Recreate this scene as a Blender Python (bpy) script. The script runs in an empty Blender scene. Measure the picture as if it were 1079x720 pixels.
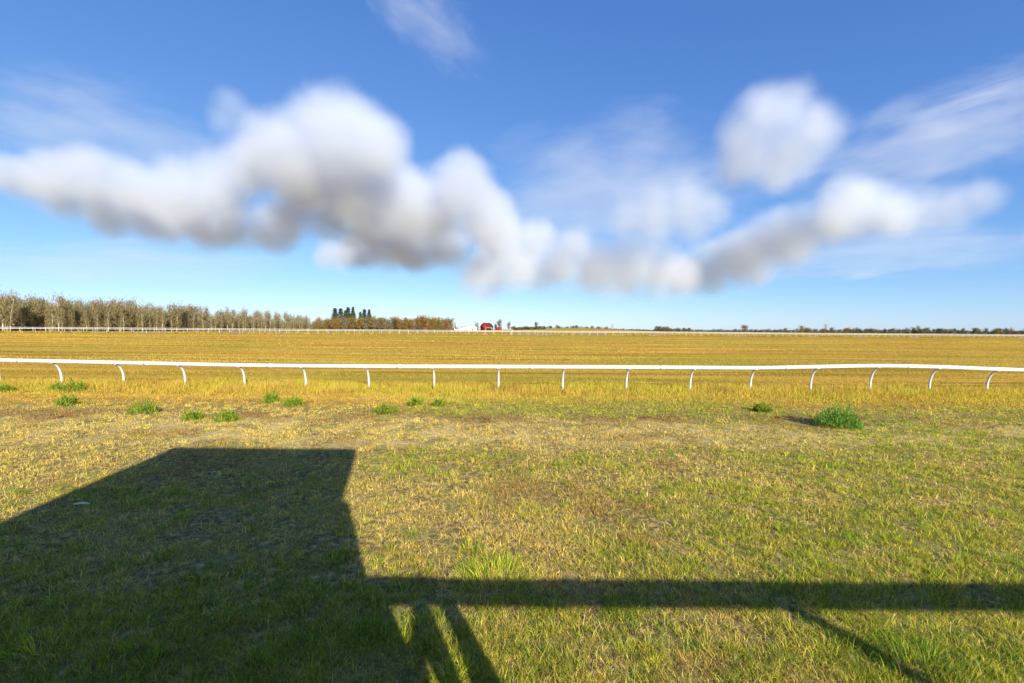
import bpy, math, random
import numpy as np
from mathutils import Vector, Matrix

random.seed(7)
rng = np.random.default_rng(11)
R = math.radians
scene = bpy.context.scene
COL = scene.collection

# ---------------------------------------------------------------- camera maths
H_EYE = 2.8
F_PX = 480.0                      # focal length in pixels of the 1079 px wide photograph
PITCH = math.atan(12.5 / F_PX)
ROLL = math.atan(9.0 / 1079.0)
FWD = np.array([0, math.cos(PITCH), -math.sin(PITCH)])
UP0 = np.array([0, math.sin(PITCH), math.cos(PITCH)])
RT0 = np.array([1.0, 0, 0])
RT = RT0 * math.cos(ROLL) + UP0 * math.sin(ROLL)
UP = UP0 * math.cos(ROLL) - RT0 * math.sin(ROLL)
EYE = np.array([0, 0, H_EYE])

def ray(px, py):
    return FWD + RT * ((px - 539.5) / F_PX) + UP * ((360.0 - py) / F_PX)

def at(px, py, D):                # point seen at a pixel, D metres ahead
    d = ray(px, py)
    return EYE + d * (D / d[1])

def on_ground(px, py):
    d = ray(px, py)
    return EYE + d * (-H_EYE / d[2])

def xy_at(px, D):                 # ground position under a pixel column
    p = at(px, 347.0, D)
    return float(p[0]), float(D)

# ---------------------------------------------------------------- sun
ANTI = math.atan((539.5 - 325.0) / F_PX)
SUN_EL = R(22.0)
SUN_H = np.array([math.sin(ANTI), -math.cos(ANTI)])            # horizontal direction towards the sun
SUN = np.array([SUN_H[0] * math.cos(SUN_EL), SUN_H[1] * math.cos(SUN_EL), math.sin(SUN_EL)])

# ---------------------------------------------------------------- noise
_tab = rng.random((256, 256))
def vnoise(x, y):
    xi = np.floor(x).astype(int); yi = np.floor(y).astype(int)
    fx = x - xi; fy = y - yi
    fx = fx * fx * (3 - 2 * fx); fy = fy * fy * (3 - 2 * fy)
    a = _tab[xi & 255, yi & 255]; b = _tab[(xi + 1) & 255, yi & 255]
    c = _tab[xi & 255, (yi + 1) & 255]; d = _tab[(xi + 1) & 255, (yi + 1) & 255]
    return (a * (1 - fx) + b * fx) * (1 - fy) + (c * (1 - fx) + d * fx) * fy
def fbm(x, y, s, o=3):
    t = 0; a = 0.5; n = 0
    x = np.asarray(x) / s; y = np.asarray(y) / s
    for k in range(o):
        t = t + a * vnoise(x + 17.3 * k, y + 31.7 * k); n += a; a *= 0.5; x = x * 2.03; y = y * 2.03
    return t / n
def sstep(a, b, x):
    t = np.clip((np.asarray(x, float) - a) / (b - a), 0, 1)
    return t * t * (3 - 2 * t)

# ---------------------------------------------------------------- terrain
HILL = xy_at(604, 450)
def ground(x, y):
    x = np.asarray(x, float); y = np.asarray(y, float)
    z = 0.95 * sstep(28, 118, y) + 0.75 * sstep(125, 420, y) + 0.45 * sstep(420, 1200, y)
    z = z + 3.1 * np.exp(-((x - HILL[0]) / 42) ** 2 / 2 - ((y - HILL[1]) / 60) ** 2 / 2)
    z = z + 0.5 * sstep(25, 90, y) * (fbm(x + 500, y + 500, 90, 2) - 0.5) * 0.5
    near = (1 - sstep(30, 60, y))
    return z + near * 0.05 * (fbm(x + 90, y + 90, 1.7, 3) - 0.5)
def gz(x, y):
    return float(ground(np.array([x]), np.array([y]))[0])

# ---------------------------------------------------------------- helpers
def tag(o, label=None, cat=None, group=None, kind=None):
    if label: o['label'] = label
    if cat: o['category'] = cat
    if group: o['group'] = group
    if kind: o['kind'] = kind
    return o
def empty(name, loc=(0, 0, 0), rz=0.0):
    o = bpy.data.objects.new(name, None)
    o.empty_display_size = 0.2
    COL.objects.link(o); o.location = loc; o.rotation_euler = (0, 0, rz)
    return o
def link_mesh(name, me, parent=None):
    o = bpy.data.objects.new(name, me); COL.objects.link(o)
    if parent is not None: o.parent = parent
    return o
def np_mesh(name, V, faces, mat, cols=None, smooth=False):
    """V (n,3); faces list of int arrays shaped (m,k)"""
    me = bpy.data.meshes.new(name)
    V = np.ascontiguousarray(V, dtype=np.float32)
    me.vertices.add(len(V)); me.vertices.foreach_set('co', V.ravel())
    loops = np.concatenate([f.ravel() for f in faces]).astype(np.int32)
    tot = np.concatenate([np.full(len(f), f.shape[1], np.int32) for f in faces])
    st = np.concatenate([[0], np.cumsum(tot)[:-1]]).astype(np.int32)
    me.loops.add(len(loops)); me.loops.foreach_set('vertex_index', loops)
    me.polygons.add(len(tot)); me.polygons.foreach_set('loop_start', st); me.polygons.foreach_set('loop_total', tot)
    if smooth: me.polygons.foreach_set('use_smooth', np.ones(len(tot), bool))
    me.update(calc_edges=True)
    if cols is not None:
        ca = me.color_attributes.new('Col', 'FLOAT_COLOR', 'POINT')
        c4 = np.ones((len(V), 4), np.float32); c4[:, :3] = cols
        ca.data.foreach_set('color', c4.ravel())
    me.materials.append(mat)
    return me
class MB:
    def __init__(s): s.v = []; s.q = []; s.t = []; s.n = 0
    def add(s, v, q=(), t=()):
        v = np.asarray(v, float); s.v.append(v)
        if len(q): s.q.append(np.asarray(q, int) + s.n)
        if len(t): s.t.append(np.asarray(t, int) + s.n)
        s.n += len(v)
    def box(s, a, b):
        (x0, y0, z0), (x1, y1, z1) = a, b
        s.add([(x0,y0,z0),(x1,y0,z0),(x1,y1,z0),(x0,y1,z0),(x0,y0,z1),(x1,y0,z1),(x1,y1,z1),(x0,y1,z1)],
              [(0,3,2,1),(4,5,6,7),(0,1,5,4),(1,2,6,5),(2,3,7,6),(3,0,4,7)])
    def prism(s, poly, ax, a, b):
        """polygon in the plane across axis ax ('y': x,z points; 'x': y,z points), extruded a..b"""
        n = len(poly); P = []
        for w in (a, b):
            for (u, z) in poly: P.append((u, w, z) if ax == 'y' else (w, u, z))
        s.add(P, [(i, (i+1) % n, n+(i+1) % n, n+i) for i in range(n)])
        k = s.n - 2*n
        s.t.append(np.array([(k, k+i+1, k+i) for i in range(1, n-1)])); s.t.append(np.array([(k+n, k+n+i, k+n+i+1) for i in range(1, n-1)]))
    def tube(s, pts, rad, n=8, sq=1.0, caps=True, flat=None):
        """swept tube; sq: vertical squash of the section, flat None"""
        pts = [np.asarray(p, float) for p in pts]; m = len(pts)
        if not hasattr(rad, '__len__'): rad = [rad] * m
        V = []; ref = None
        for i in range(m):
            t = pts[min(i+1, m-1)] - pts[max(i-1, 0)]; t /= np.linalg.norm(t)
            if ref is None:
                ref = np.array([0, 0, 1.0]) if abs(t[2]) < 0.9 else np.array([0, -1.0, 0])
            a = np.cross(t, ref); a /= np.linalg.norm(a); b = np.cross(a, t); ref = b
            for k in range(n):
                th = 2*math.pi*k/n
                V.append(pts[i] + rad[i]*(math.cos(th)*a + math.sin(th)*b*sq))
        Q = [(i*n+k, i*n+(k+1) % n, (i+1)*n+(k+1) % n, (i+1)*n+k) for i in range(m-1) for k in range(n)]
        T = []
        if caps:
            V.append(pts[0]); V.append(pts[-1]); c = m*n
            T = [(c, (k+1) % n, k) for k in range(n)] + [(c+1, (m-1)*n+k, (m-1)*n+(k+1) % n) for k in range(n)]
        s.add(V, Q, T)
    def mesh(s, name, mat, smooth=False, cols=None):
        f = []
        if s.q: f.append(np.concatenate(s.q))
        if s.t: f.append(np.concatenate(s.t))
        return np_mesh(name, np.concatenate(s.v), f, mat, cols, smooth)
    def build(s, name, mat, parent=None, smooth=False):
        return link_mesh(name, s.mesh(name, mat, smooth), parent)

# ---------------------------------------------------------------- materials
def new_mat(name):
    m = bpy.data.materials.new(name); m.use_nodes = True
    nt = m.node_tree; nt.nodes.clear()
    return m, nt, nt.nodes, nt.links
def simple(name, col, rough=0.6, var=0.12, scale=3.0, spec=0.3, bump=0.0):
    m, nt, N, L = new_mat(name)
    out = N.new('ShaderNodeOutputMaterial'); b = N.new('ShaderNodeBsdfPrincipled')
    tc = N.new('ShaderNodeTexCoord'); no = N.new('ShaderNodeTexNoise'); no.inputs['Scale'].default_value = scale; no.inputs['Detail'].default_value = 5
    L.new(tc.outputs['Object'], no.inputs['Vector'])
    mx = N.new('ShaderNodeMix'); mx.data_type = 'RGBA'
    mx.inputs['A'].default_value = (*[c*(1-var) for c in col], 1); mx.inputs['B'].default_value = (*[min(1, c*(1+var)) for c in col], 1)
    L.new(no.outputs['Fac'], mx.inputs['Factor']); L.new(mx.outputs['Result'], b.inputs['Base Color'])
    b.inputs['Roughness'].default_value = rough; b.inputs['Specular IOR Level'].default_value = spec
    if bump:
        bp = N.new('ShaderNodeBump'); bp.inputs['Strength'].default_value = bump; bp.inputs['Distance'].default_value = 0.02
        L.new(no.outputs['Fac'], bp.inputs['Height']); L.new(bp.outputs['Normal'], b.inputs['Normal'])
    L.new(b.outputs['BSDF'], out.inputs['Surface'])
    return m
def leafy(name, transl=0.3, rough=0.7):
    """blades and leaves coloured by their own mesh colour"""
    m, nt, N, L = new_mat(name)
    out = N.new('ShaderNodeOutputMaterial'); at_ = N.new('ShaderNodeVertexColor'); at_.layer_name = 'Col'
    d = N.new('ShaderNodeBsdfDiffuse'); t = N.new('ShaderNodeBsdfTranslucent'); mx = N.new('ShaderNodeMixShader'); mx.inputs['Fac'].default_value = transl
    L.new(at_.outputs['Color'], d.inputs['Color']); L.new(at_.outputs['Color'], t.inputs['Color'])
    L.new(d.outputs['BSDF'], mx.inputs[1]); L.new(t.outputs['BSDF'], mx.inputs[2])
    L.new(mx.outputs['Shader'], out.inputs['Surface'])
    return m
M_GRASS = leafy('grass_blades', 0.42)
M_LEAF = leafy('leaf_clumps', 0.2)
M_WHITE = simple('white_rail_plastic', (0.52, 0.52, 0.51), 0.4, 0.16, 2.2, 0.4)
M_BARK = simple('pale_aspen_bark', (0.44, 0.39, 0.27), 0.9, 0.3, 2.0, 0.1)
M_BARKD = simple('dark_bark', (0.16, 0.12, 0.08), 0.9, 0.3, 2.0, 0.1)
M_RED = simple('red_barn_boards', (0.28, 0.022, 0.015), 0.75, 0.2, 0.7, 0.2)
M_REDROOF = simple('dark_red_roof', (0.13, 0.018, 0.02), 0.7, 0.2, 0.7, 0.2)
M_CREAM = simple('cream_boards', (0.62, 0.55, 0.40), 0.7, 0.1, 1.0, 0.2)
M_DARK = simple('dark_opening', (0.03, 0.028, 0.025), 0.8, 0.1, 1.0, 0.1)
M_WBLD = simple('white_siding', (0.78, 0.80, 0.80), 0.6, 0.05, 1.0, 0.2)
M_GROOF = simple('blue_grey_roof', (0.10, 0.13, 0.16), 0.6, 0.1, 1.0, 0.2)
M_TIMBER = simple('timber_whitened_for_bounce', (0.72, 0.72, 0.70), 0.85, 0.2, 4.0, 0.2, 0.3)  # unseen stand, coloured white to bounce light onto the shaded grass

# ground material: soil, matted straw, mown golden field in the distance
def ground_material():
    m, nt, N, L = new_mat('ground_soil_and_straw')
    out = N.new('ShaderNodeOutputMaterial'); b = N.new('ShaderNodeBsdfDiffuse')
    tc = N.new('ShaderNodeTexCoord')
    sep = N.new('ShaderNodeSeparateXYZ'); L.new(tc.outputs['Object'], sep.inputs[0])
    def noise(scale, det=6, vec=None, rough=0.6):
        n = N.new('ShaderNodeTexNoise'); n.inputs['Scale'].default_value = scale; n.inputs['Detail'].default_value = det; n.inputs['Roughness'].default_value = rough
        L.new(vec if vec is not None else tc.outputs['Object'], n.inputs['Vector']); return n.outputs['Fac']
    def ramp(f, stops):
        r = N.new('ShaderNodeValToRGB'); e = r.color_ramp.elements
        while len(e) < len(stops): e.new(0.5)
        for k, (p, c) in enumerate(stops): e[k].position = p; e[k].color = (*c, 1)
        L.new(f, r.inputs[0]); return r.outputs[0]
    def mix(a, c, f):
        x = N.new('ShaderNodeMix'); x.data_type = 'RGBA'
        for s, v in (('A', a), ('B', c)):
            if isinstance(v, tuple): x.inputs[s].default_value = (*v, 1)
            else: L.new(v, x.inputs[s])
        L.new(f, x.inputs['Factor']); return x.outputs['Result']
    def mrange(v, a, c):
        x = N.new('ShaderNodeMapRange'); x.interpolation_type = 'SMOOTHSTEP'; x.inputs[1].default_value = a; x.inputs[2].default_value = c
        L.new(v, x.inputs[0]); return x.outputs[0]
    # near ground: soil and thatch
    soil = ramp(noise(9.0, 8), [(0.30, (0.055, 0.045, 0.025)), (0.50, (0.23, 0.175, 0.065)), (0.68, (0.58, 0.44, 0.15))])
    grn = mrange(noise(0.9, 5), 0.45, 0.68)
    near = mix(soil, (0.24, 0.22, 0.06), grn)
    # worn vehicle track
    wob = N.new('ShaderNodeMath'); wob.operation = 'MULTIPLY_ADD'; wob.inputs[1].default_value = 2.4; L.new(noise(0.35, 3), wob.inputs[0]); L.new(sep.outputs['Y'], wob.inputs[2])
    t1 = mrange(wob.outputs[0], 11.4, 12.6); t2 = mrange(wob.outputs[0], 15.8, 14.6)
    tm = N.new('ShaderNodeMath'); tm.operation = 'MULTIPLY'; L.new(t1, tm.inputs[0]); L.new(t2, tm.inputs[1])
    tx = N.new('ShaderNodeMath'); tx.operation = 'MULTIPLY'; L.new(tm.outputs[0], tx.inputs[0]); L.new(mrange(noise(0.8, 5), 0.40, 0.62), tx.inputs[1])
    dirt = ramp(noise(6.0, 8), [(0.3, (0.26, 0.20, 0.085)), (0.6, (0.56, 0.45, 0.19))])
    near = mix(near, dirt, tx.outputs[0])
    # far mown field: streaks along x
    mp = N.new('ShaderNodeMapping'); mp.inputs['Scale'].default_value = (0.03, 0.42, 0.0); mp.inputs['Rotation'].default_value = (0, 0, R(-3))
    L.new(tc.outputs['Object'], mp.inputs['Vector'])
    st = noise(1.0, 5, mp.outputs['Vector'], 0.65)
    fld = ramp(st, [(0.30, (0.18, 0.12, 0.03)), (0.44, (0.35, 0.215, 0.04)), (0.55, (0.54, 0.33, 0.06)), (0.70, (0.63, 0.43, 0.12))])
    mp2 = N.new('ShaderNodeMapping'); mp2.inputs['Scale'].default_value = (0.02, 0.07, 0.0); L.new(tc.outputs['Object'], mp2.inputs['Vector'])
    fg = mrange(noise(1.0, 5, mp2.outputs['Vector']), 0.46, 0.64)
    fld = mix(fld, (0.33, 0.29, 0.05), fg)
    fine = ramp(noise(2.2, 6), [(0.25, (0.62, 0.62, 0.62)), (0.7, (1.15, 1.15, 1.15))])
    mul = N.new('ShaderNodeMix'); mul.data_type = 'RGBA'; mul.blend_type = 'MULTIPLY'; mul.inputs['Factor'].default_value = 1
    L.new(fld, mul.inputs['A']); L.new(fine, mul.inputs['B'])
    col = mix(near, mul.outputs['Result'], mrange(sep.outputs['Y'], 15.0, 19.5))
    L.new(col, b.inputs['Color'])
    bp = N.new('ShaderNodeBump'); bp.inputs['Strength'].default_value = 0.6; bp.inputs['Distance'].default_value = 0.05
    L.new(noise(14.0, 8), bp.inputs['Height']); L.new(bp.outputs['Normal'], b.inputs['Normal'])
    L.new(b.outputs['BSDF'], out.inputs['Surface'])
    return m
M_GROUND = ground_material()

def build_ground():
    ang = np.concatenate([np.arange(-180, -62, 4.0), np.arange(-62, 62, 0.5), np.arange(62, 180, 4.0)])
    rad = np.concatenate([np.arange(0.4, 40, 0.35), np.geomspace(40, 700, 120), np.geomspace(720, 9000, 25)])
    A, Rr = np.meshgrid(np.radians(ang), rad)
    X = np.sin(A) * Rr; Y = np.cos(A) * Rr
    Z = ground(X, Y)
    V = np.stack([X, Y, Z], -1).reshape(-1, 3)
    V = np.vstack([V, [[0, 0, gz(0, 0)]]])
    na, nr = len(ang), len(rad)
    i, j = np.meshgrid(np.arange(nr - 1), np.arange(na), indexing='ij')
    j2 = (j + 1) % na
    Q = np.stack([i*na+j, i*na+j2, (i+1)*na+j2, (i+1)*na+j], -1).reshape(-1, 4)[:, ::-1]
    k = np.arange(na)
    T = np.stack([np.full(na, len(V)-1), (k+1) % na, k], -1)[:, ::-1]
    o = link_mesh('ground', np_mesh('ground', V, [Q, T], M_GROUND, smooth=True))
    tag(o, 'dry golden and green grass field running to the horizon', None, None, 'structure')
build_ground()

# ---------------------------------------------------------------- grass
PAL = {k: np.array(v) for k, v in dict(
    pale=(0.82, 0.63, 0.16), gold=(0.73, 0.44, 0.065), green=(0.16, 0.29, 0.035), olive=(0.50, 0.47, 0.05),
    rust=(0.36, 0.17, 0.06), grey=(0.46, 0.39, 0.22), lime=(0.42, 0.54, 0.03)).items()}

def blade_mesh(name, x, y, h, w, col, lean, az=None, mat=M_GRASS, z0=None):
    n = len(x)
    az = rng.random(n) * 2 * np.pi if az is None else az
    dx, dy = np.cos(az), np.sin(az)
    tw = rng.random(n) * 2 * np.pi
    sx, sy = np.cos(tw) * w / 2, np.sin(tw) * w / 2
    z = (ground(x, y) - 0.01) if z0 is None else z0
    L = h
    up = L / np.sqrt(1 + lean ** 2); out = up * lean
    V = np.empty((n, 5, 3), np.float32)
    V[:, 0] = np.stack([x - sx, y - sy, z], -1)
    V[:, 1] = np.stack([x + sx, y + sy, z], -1)
    mx_, my_, mz_ = x + dx * out * 0.35, y + dy * out * 0.35, z + up * 0.62
    V[:, 2] = np.stack([mx_ + sx * 0.8, my_ + sy * 0.8, mz_], -1)
    V[:, 3] = np.stack([mx_ - sx * 0.8, my_ - sy * 0.8, mz_], -1)
    V[:, 4] = np.stack([x + dx * out, y + dy * out, z + up], -1)
    b = (np.arange(n) * 5)[:, None]
    Q = b + np.array([[0, 1, 2, 3]]); T = b + np.array([[3, 2, 4]])
    C = np.repeat(col[:, None, :], 5, axis=1)
    return np_mesh(name, V.reshape(-1, 3), [Q, T], mat, C.reshape(-1, 3))

def screen_points(n, y0, y1, margin=2.5, k=1.16, power=2.0):
    """ground points with density falling off with distance as 1/y^power"""
    u = rng.random(n)
    if power == 2.0:
        y = 1.0 / (1 / y0 + u * (1 / y1 - 1 / y0)) if False else y0 * (y1 / y0) ** u
    else:
        y = y0 + (y1 - y0) * u
    x = (rng.random(n) * 2 - 1) * (k * y + margin)
    return x, y

def greenness(x, y):
    g = 0.52 * fbm(x, y, 1.9, 3) + 0.48 * fbm(x + 40, y + 40, 0.42, 3)
    g = g - 0.06
    g = g + 0.20 * sstep(1, 8, x) * sstep(16, 5, y)
    g = g + 0.13 * sstep(7.0, 4.0, y)
    g = g - 0.30 * sstep(10.0, 11.5, y) * sstep(14.8, 13.8, y) * sstep(8, 2, x)
    g = g + 0.55 * sstep(14.6, 15.4, y + 0.9*(fbm(x, y, 2.0, 2)-0.5)) * sstep(18.8, 17.6, y) * sstep(-5, -2, x) * sstep(11, 7, x)
    g = g - 0.16 * sstep(7.5, 9, y) * sstep(-4, -6, x)
    g = g + 0.12 * sstep(6, 12, x) * sstep(9, 14, y) * sstep(18, 16, y)
    return g

def pick_colour(x, y, gold=0.0):
    n = len(x)
    g = greenness(x, y)
    r = rng.random(n)
    dry = np.where((r < 0.55)[:, None], PAL['pale'], np.where((r < 0.83)[:, None], PAL['gold'] * 0.55 + PAL['pale'] * 0.45, PAL['grey']))
    rust = sstep(0.60, 0.75, fbm(x + 200, y + 9, 1.4, 3)) * 0.55 + 0.75 * sstep(13.0, 14.0, y) * sstep(15.6, 14.8, y) * (fbm(x + 70, y, 1.2, 2) > 0.45)
    dry = dry * (1 - rust[:, None]) + PAL['rust'] * rust[:, None]
    r2 = rng.random(n)
    live = np.where((r2 < 0.30)[:, None], PAL['green'], np.where((r2 < 0.88)[:, None], PAL['olive'], PAL['lime']))
    p = 0.03 + 0.70 * sstep(0.39, 0.66, g + 0.22 * (rng.random(n) - 0.5))
    isg = rng.random(n) < p
    col = np.where(isg[:, None], live, dry)
    if gold is not None and np.any(gold):
        col = col * (1 - gold[:, None]) + (PAL['gold'] * 0.9) * gold[:, None]
    col = col * (0.72 + 0.5 * rng.random((n, 1)))
    return col, isg, g

def build_grass():
    # --- short matted turf, in clumps
    nc, per = 76000, 13
    cx, cy = screen_points(nc, 2.6, 20.5)
    # thin out bare soil: the worn track and a wide zone at left
    keep = rng.random(nc) < np.clip(1.1 - 0.08 * sstep(10.4, 11.6, cy) * sstep(14.6, 13.6, cy) * sstep(9, 3, cx) - 0.75 * sstep(0.54, 0.66, fbm(cx + 33, cy + 71, 0.28, 3)) - 0.40 * sstep(0.5, -2.0, cx) * sstep(3.0, 6.0, cy) * sstep(12.0, 10.0, cy), 0.12, 1)
    cx, cy = cx[keep], cy[keep]; nc = len(cx)
    gold = 0.75 * sstep(14.5, 18.0, cy) * (1 - 0.9 * sstep(0.45, 0.6, greenness(cx, cy)))
    ccol, cg, g = pick_colour(cx, cy, gold)
    size = 0.55 + 0.9 * rng.random(nc) ** 2
    rep = lambda a: np.repeat(a, per, axis=0)
    spread = rep(0.025 + 0.03 * size + 0.0025 * cy)
    th = rng.random(nc * per) * 2 * np.pi; rr = np.sqrt(rng.random(nc * per))
    x = rep(cx) + np.cos(th) * rr * spread; y = rep(cy) + np.sin(th) * rr * spread
    col2, ig2, _ = pick_colour(x, y, rep(gold))
    own = rng.random(nc * per) < 0.45
    col = np.where(own[:, None], col2, rep(ccol) * (0.6 + 0.7 * rng.random((nc * per, 1))))
    col = col * rep(0.62 + 0.66 * rng.random((nc, 1)))
    isg = np.where(own, ig2, rep(cg))
    h = rep(size) * (0.048 + 0.055 * rng.random(nc * per)) * np.where(isg, 1.15, 0.95)
    w = (0.0026 + 0.0034 * rng.random(nc * per)) * (0.45 + 0.15 * y)
    lean = np.where(isg, 0.3 + 1.3 * rng.random(nc * per), 0.5 + 2.2 * rng.random(nc * per) ** 1.5)
    az = th + 0.8 * (rng.random(nc * per) - 0.5)
    o = link_mesh('short_grass', blade_mesh('short_grass', x, y, h, w, col, lean, az))
    tag(o, 'short mixed straw and green grass covering the near ground', 'grass', None, 'stuff')
    # --- scattered taller green tillers, thickest towards the lower right
    nt_ = 4200; per = 22
    cx, cy = screen_points(nt_, 2.6, 14.5)
    k = rng.random(nt_) < np.clip(0.10 + 1.5 * (greenness(cx, cy) - 0.42) + 0.35 * sstep(0, 4, cx) * sstep(6.5, 4, cy) + 0.10 * sstep(0, -3, cx), 0.03, 0.9)
    cx, cy = cx[k], cy[k]; m_ = len(cx)
    cr = np.repeat(np.where((rng.random(m_) < 0.5)[:, None], PAL['green'], PAL['olive'] * 0.4 + PAL['lime'] * 0.5), per, axis=0)
    th = rng.random(m_ * per) * 2 * np.pi; rr = np.sqrt(rng.random(m_ * per)) * np.repeat(0.03 + 0.06 * rng.random(m_), per)
    x = np.repeat(cx, per) + np.cos(th) * rr; y = np.repeat(cy, per) + np.sin(th) * rr
    hh = np.repeat(0.06 + 0.08 * rng.random(m_), per) * (0.6 + 0.6 * rng.random(m_ * per))
    o = link_mesh('green_tillers', blade_mesh('green_tillers', x, y, hh, (0.003 + 0.003 * rng.random(m_ * per)) * (0.5 + 0.14 * y), cr * (0.55 + 0.8 * rng.random((m_ * per, 1))), 0.2 + 1.0 * rng.random(m_ * per), th + 0.8 * (rng.random(m_ * per) - 0.5)))
    tag(o, 'taller green blades scattered through the short turf', 'grass', None, 'stuff')
    # --- dry litter lying flat and long stalks with seed heads
    n = 90000
    x, y = screen_points(n, 2.6, 19.0)
    h = 0.05 + 0.14 * rng.random(n)
    r = rng.random((n, 1)) ** 0.7
    col = (PAL['pale'] * r + PAL['grey'] * (1 - r))
    col = np.where(rng.random((n, 1)) < 0.2, PAL['rust'], col) * (0.7 + 0.5 * rng.random((n, 1)))
    lean = np.where(rng.random(n) < 0.85, 4 + 6 * rng.random(n), 0.3 + 0.8 * rng.random(n))
    w = (0.003 + 0.002 * rng.random(n)) * (0.8 + 0.07 * y)
    o = link_mesh('dry_stalks', blade_mesh('dry_stalks', x, y, h, w, col, lean))
    tag(o, 'pale dry grass stalks lying and standing through the turf', 'grass', None, 'stuff')
    # --- tall golden grass along the running rail
    n = 90000
    u = rng.random(n)
    x = (rng.random(n) * 2 - 1) * 31
    yc = 17.6 + 6.2 * u
    y = yc + 0.5 * np.sin(x * 0.35) + 1.2 * (fbm(x, x * 0 + 3, 5.0, 2) - 0.5)
    tall = 0.55 + 0.9 * fbm(x + 11, y + 5, 1.3, 3)
    h = tall * (0.16 + 0.22 * rng.random(n)) * (0.18 + 0.85 * sstep(17.6, 20.8, y + 1.6 * (fbm(x + 4, y, 1.6, 3) - 0.5)))
    h = h * (1 - 0.45 * sstep(21.6, 23.6, y))
    r = rng.random((n, 1)); gcol = PAL['gold'] * 0.85 * r + (PAL['pale'] * 0.5 + PAL['olive'] * 0.3) * (1 - r)
    ru = 0.55 * sstep(0.52, 0.68, fbm(x + 300, y, 0.9, 3))[:, None]
    gcol = gcol * (1 - ru) + PAL['rust'] * ru
    oli = (rng.random(n) < 0.22 + 0.3 * (fbm(x + 77, y + 2, 3.0, 2) > 0.58))[:, None]
    gcol = np.where(oli, PAL['olive'], gcol) * (0.7 + 0.5 * rng.random((n, 1)))
    w = 0.010 + 0.010 * rng.random(n)
    o = link_mesh('tall_grass', blade_mesh('tall_grass', x, y, h, w, gcol, 0.1 + 0.6 * rng.random(n)))
    tag(o, 'tall golden straw grass growing along the near white rail', 'grass', None, 'stuff')
    # --- stubble on the mown field beyond the rail
    n = 190000
    x, y = screen_points(n, 23.0, 118.0, 4.0, 1.2)
    streak = fbm(x * 0.06 + 9, y * 0.9 + x * 0.05, 1.6, 3)
    gr = fbm(x * 0.15 + 55, y * 0.5, 6.0, 3)
    h = (0.05 + 0.10 * rng.random(n)) * (0.6 + 0.9 * streak)
    r = rng.random((n, 1)); c = PAL['gold'] * r + (PAL['gold'] * 0.5 + PAL['pale'] * 0.5) * (1 - r)
    isg = (rng.random(n) < 0.16 + 0.7 * sstep(0.46, 0.66, gr) )[:, None]
    c = np.where(isg, PAL['olive'] * 0.85, c)
    dk = sstep(0.56, 0.36, streak)[:, None] * 0.5
    c = c * (1 - dk) + PAL['rust'] * 0.9 * dk
    c = c * (0.80 + 0.25 * rng.random((n, 1)))
    w = 0.008 * (y / 12.0) * (0.7 + 0.6 * rng.random(n))
    o = link_mesh('field_stubble', blade_mesh('field_stubble', x, y, h, w, c, 0.3 + 1.0 * rng.random(n)))
    tag(o, 'short golden stubble of the mown infield', 'grass', None, 'stuff')
    # --- ragged brown weeds at the foot of the far rail
    n = 16000
    px = rng.random(n) * 1240 - 80
    D = np.interp(px, [-80, 0, 270, 540, 810, 1079, 1160], [112, 119, 138, 152, 170, 190, 197]) - 0.4 - 1.6 * rng.random(n)
    x = (px - 539.5) / F_PX * D; y = D
    d = fbm(x, y * 0, 5.0, 3)
    k = rng.random(n) < sstep(0.30, 0.6, d)
    x, y = x[k], y[k]; n = len(x)
    r = rng.random((n, 1)); c = (PAL['gold'] * r + PAL['olive'] * 0.8 * (1 - r)) * (0.6 + 0.5 * rng.random((n, 1)))
    rr_ = (rng.random(n) < 0.3)[:, None]; c = np.where(rr_, PAL['rust'] * 0.8, c)
    o = link_mesh('weed_fringe', blade_mesh('weed_fringe', x, y, 0.25 + 0.3 * rng.random(n), 0.10 + 0.1 * rng.random(n), c, 0.1 + 0.5 * rng.random(n)))
    tag(o, 'ragged olive and brown weeds at the foot of the far white rail', 'weeds', None, 'stuff')
build_grass()

# ---------------------------------------------------------------- single weed and grass tufts
def tuft_mesh(name, n, rad, h, cols, w, leafy_=False, lean=(0.2, 1.0)):
    th = rng.random(n) * 2 * np.pi; rr = np.sqrt(rng.random(n)) * rad
    x, y = np.cos(th) * rr, np.sin(th) * rr
    r = rng.random(n)
    cc = np.array(cols)[(rng.random(n) * len(cols)).astype(int)] * (0.65 + 0.6 * rng.random((n, 1)))
    if not leafy_:
        x = x * (0.7 + 0.6 * vnoise(th * 1.5 + 3, th * 0 + 5 * rng.random())); y = y * (0.7 + 0.6 * vnoise(th * 1.5 + 3, th * 0 + 5 * rng.random()))
        hh = h * (0.35 + 0.65 * r ** 1.5) * (1 - 0.35 * (rr / rad) ** 2)
        return blade_mesh(name, x, y, hh, w * (0.7 + 0.6 * rng.random(n)), cc, (lean[0] + (lean[1] - lean[0]) * rr / rad) * (0.6 + 0.8 * rng.random(n)), th + 2.6 * (rng.random(n) - 0.5), z0=np.full(n, -0.02))
    # leafy: stems carrying small leaves through a dome
    lob = 0.55 + 0.6 * vnoise(th * 1.3 + 7 * rng.random(), rr / rad * 2.0)
    x, y = x * lob, y * lob
    z = h * r * np.sqrt(np.clip(1 - (rr / rad) ** 2, 0.05, 1)) * (0.5 + 0.75 * vnoise(x / rad * 3 + 5, y / rad * 3 + 9 * rng.random())) - 0.01
    return blade_mesh(name, x, y, (0.03 + 0.05 * rng.random(n)) * (1 + 1.8 * (rng.random(n) < 0.25)), w * (0.7 + 0.6 * rng.random(n)), cc, 0.2 + 1.4 * rng.random(n), th + 1.2 * (rng.random(n) - 0.5), z0=z)
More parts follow.
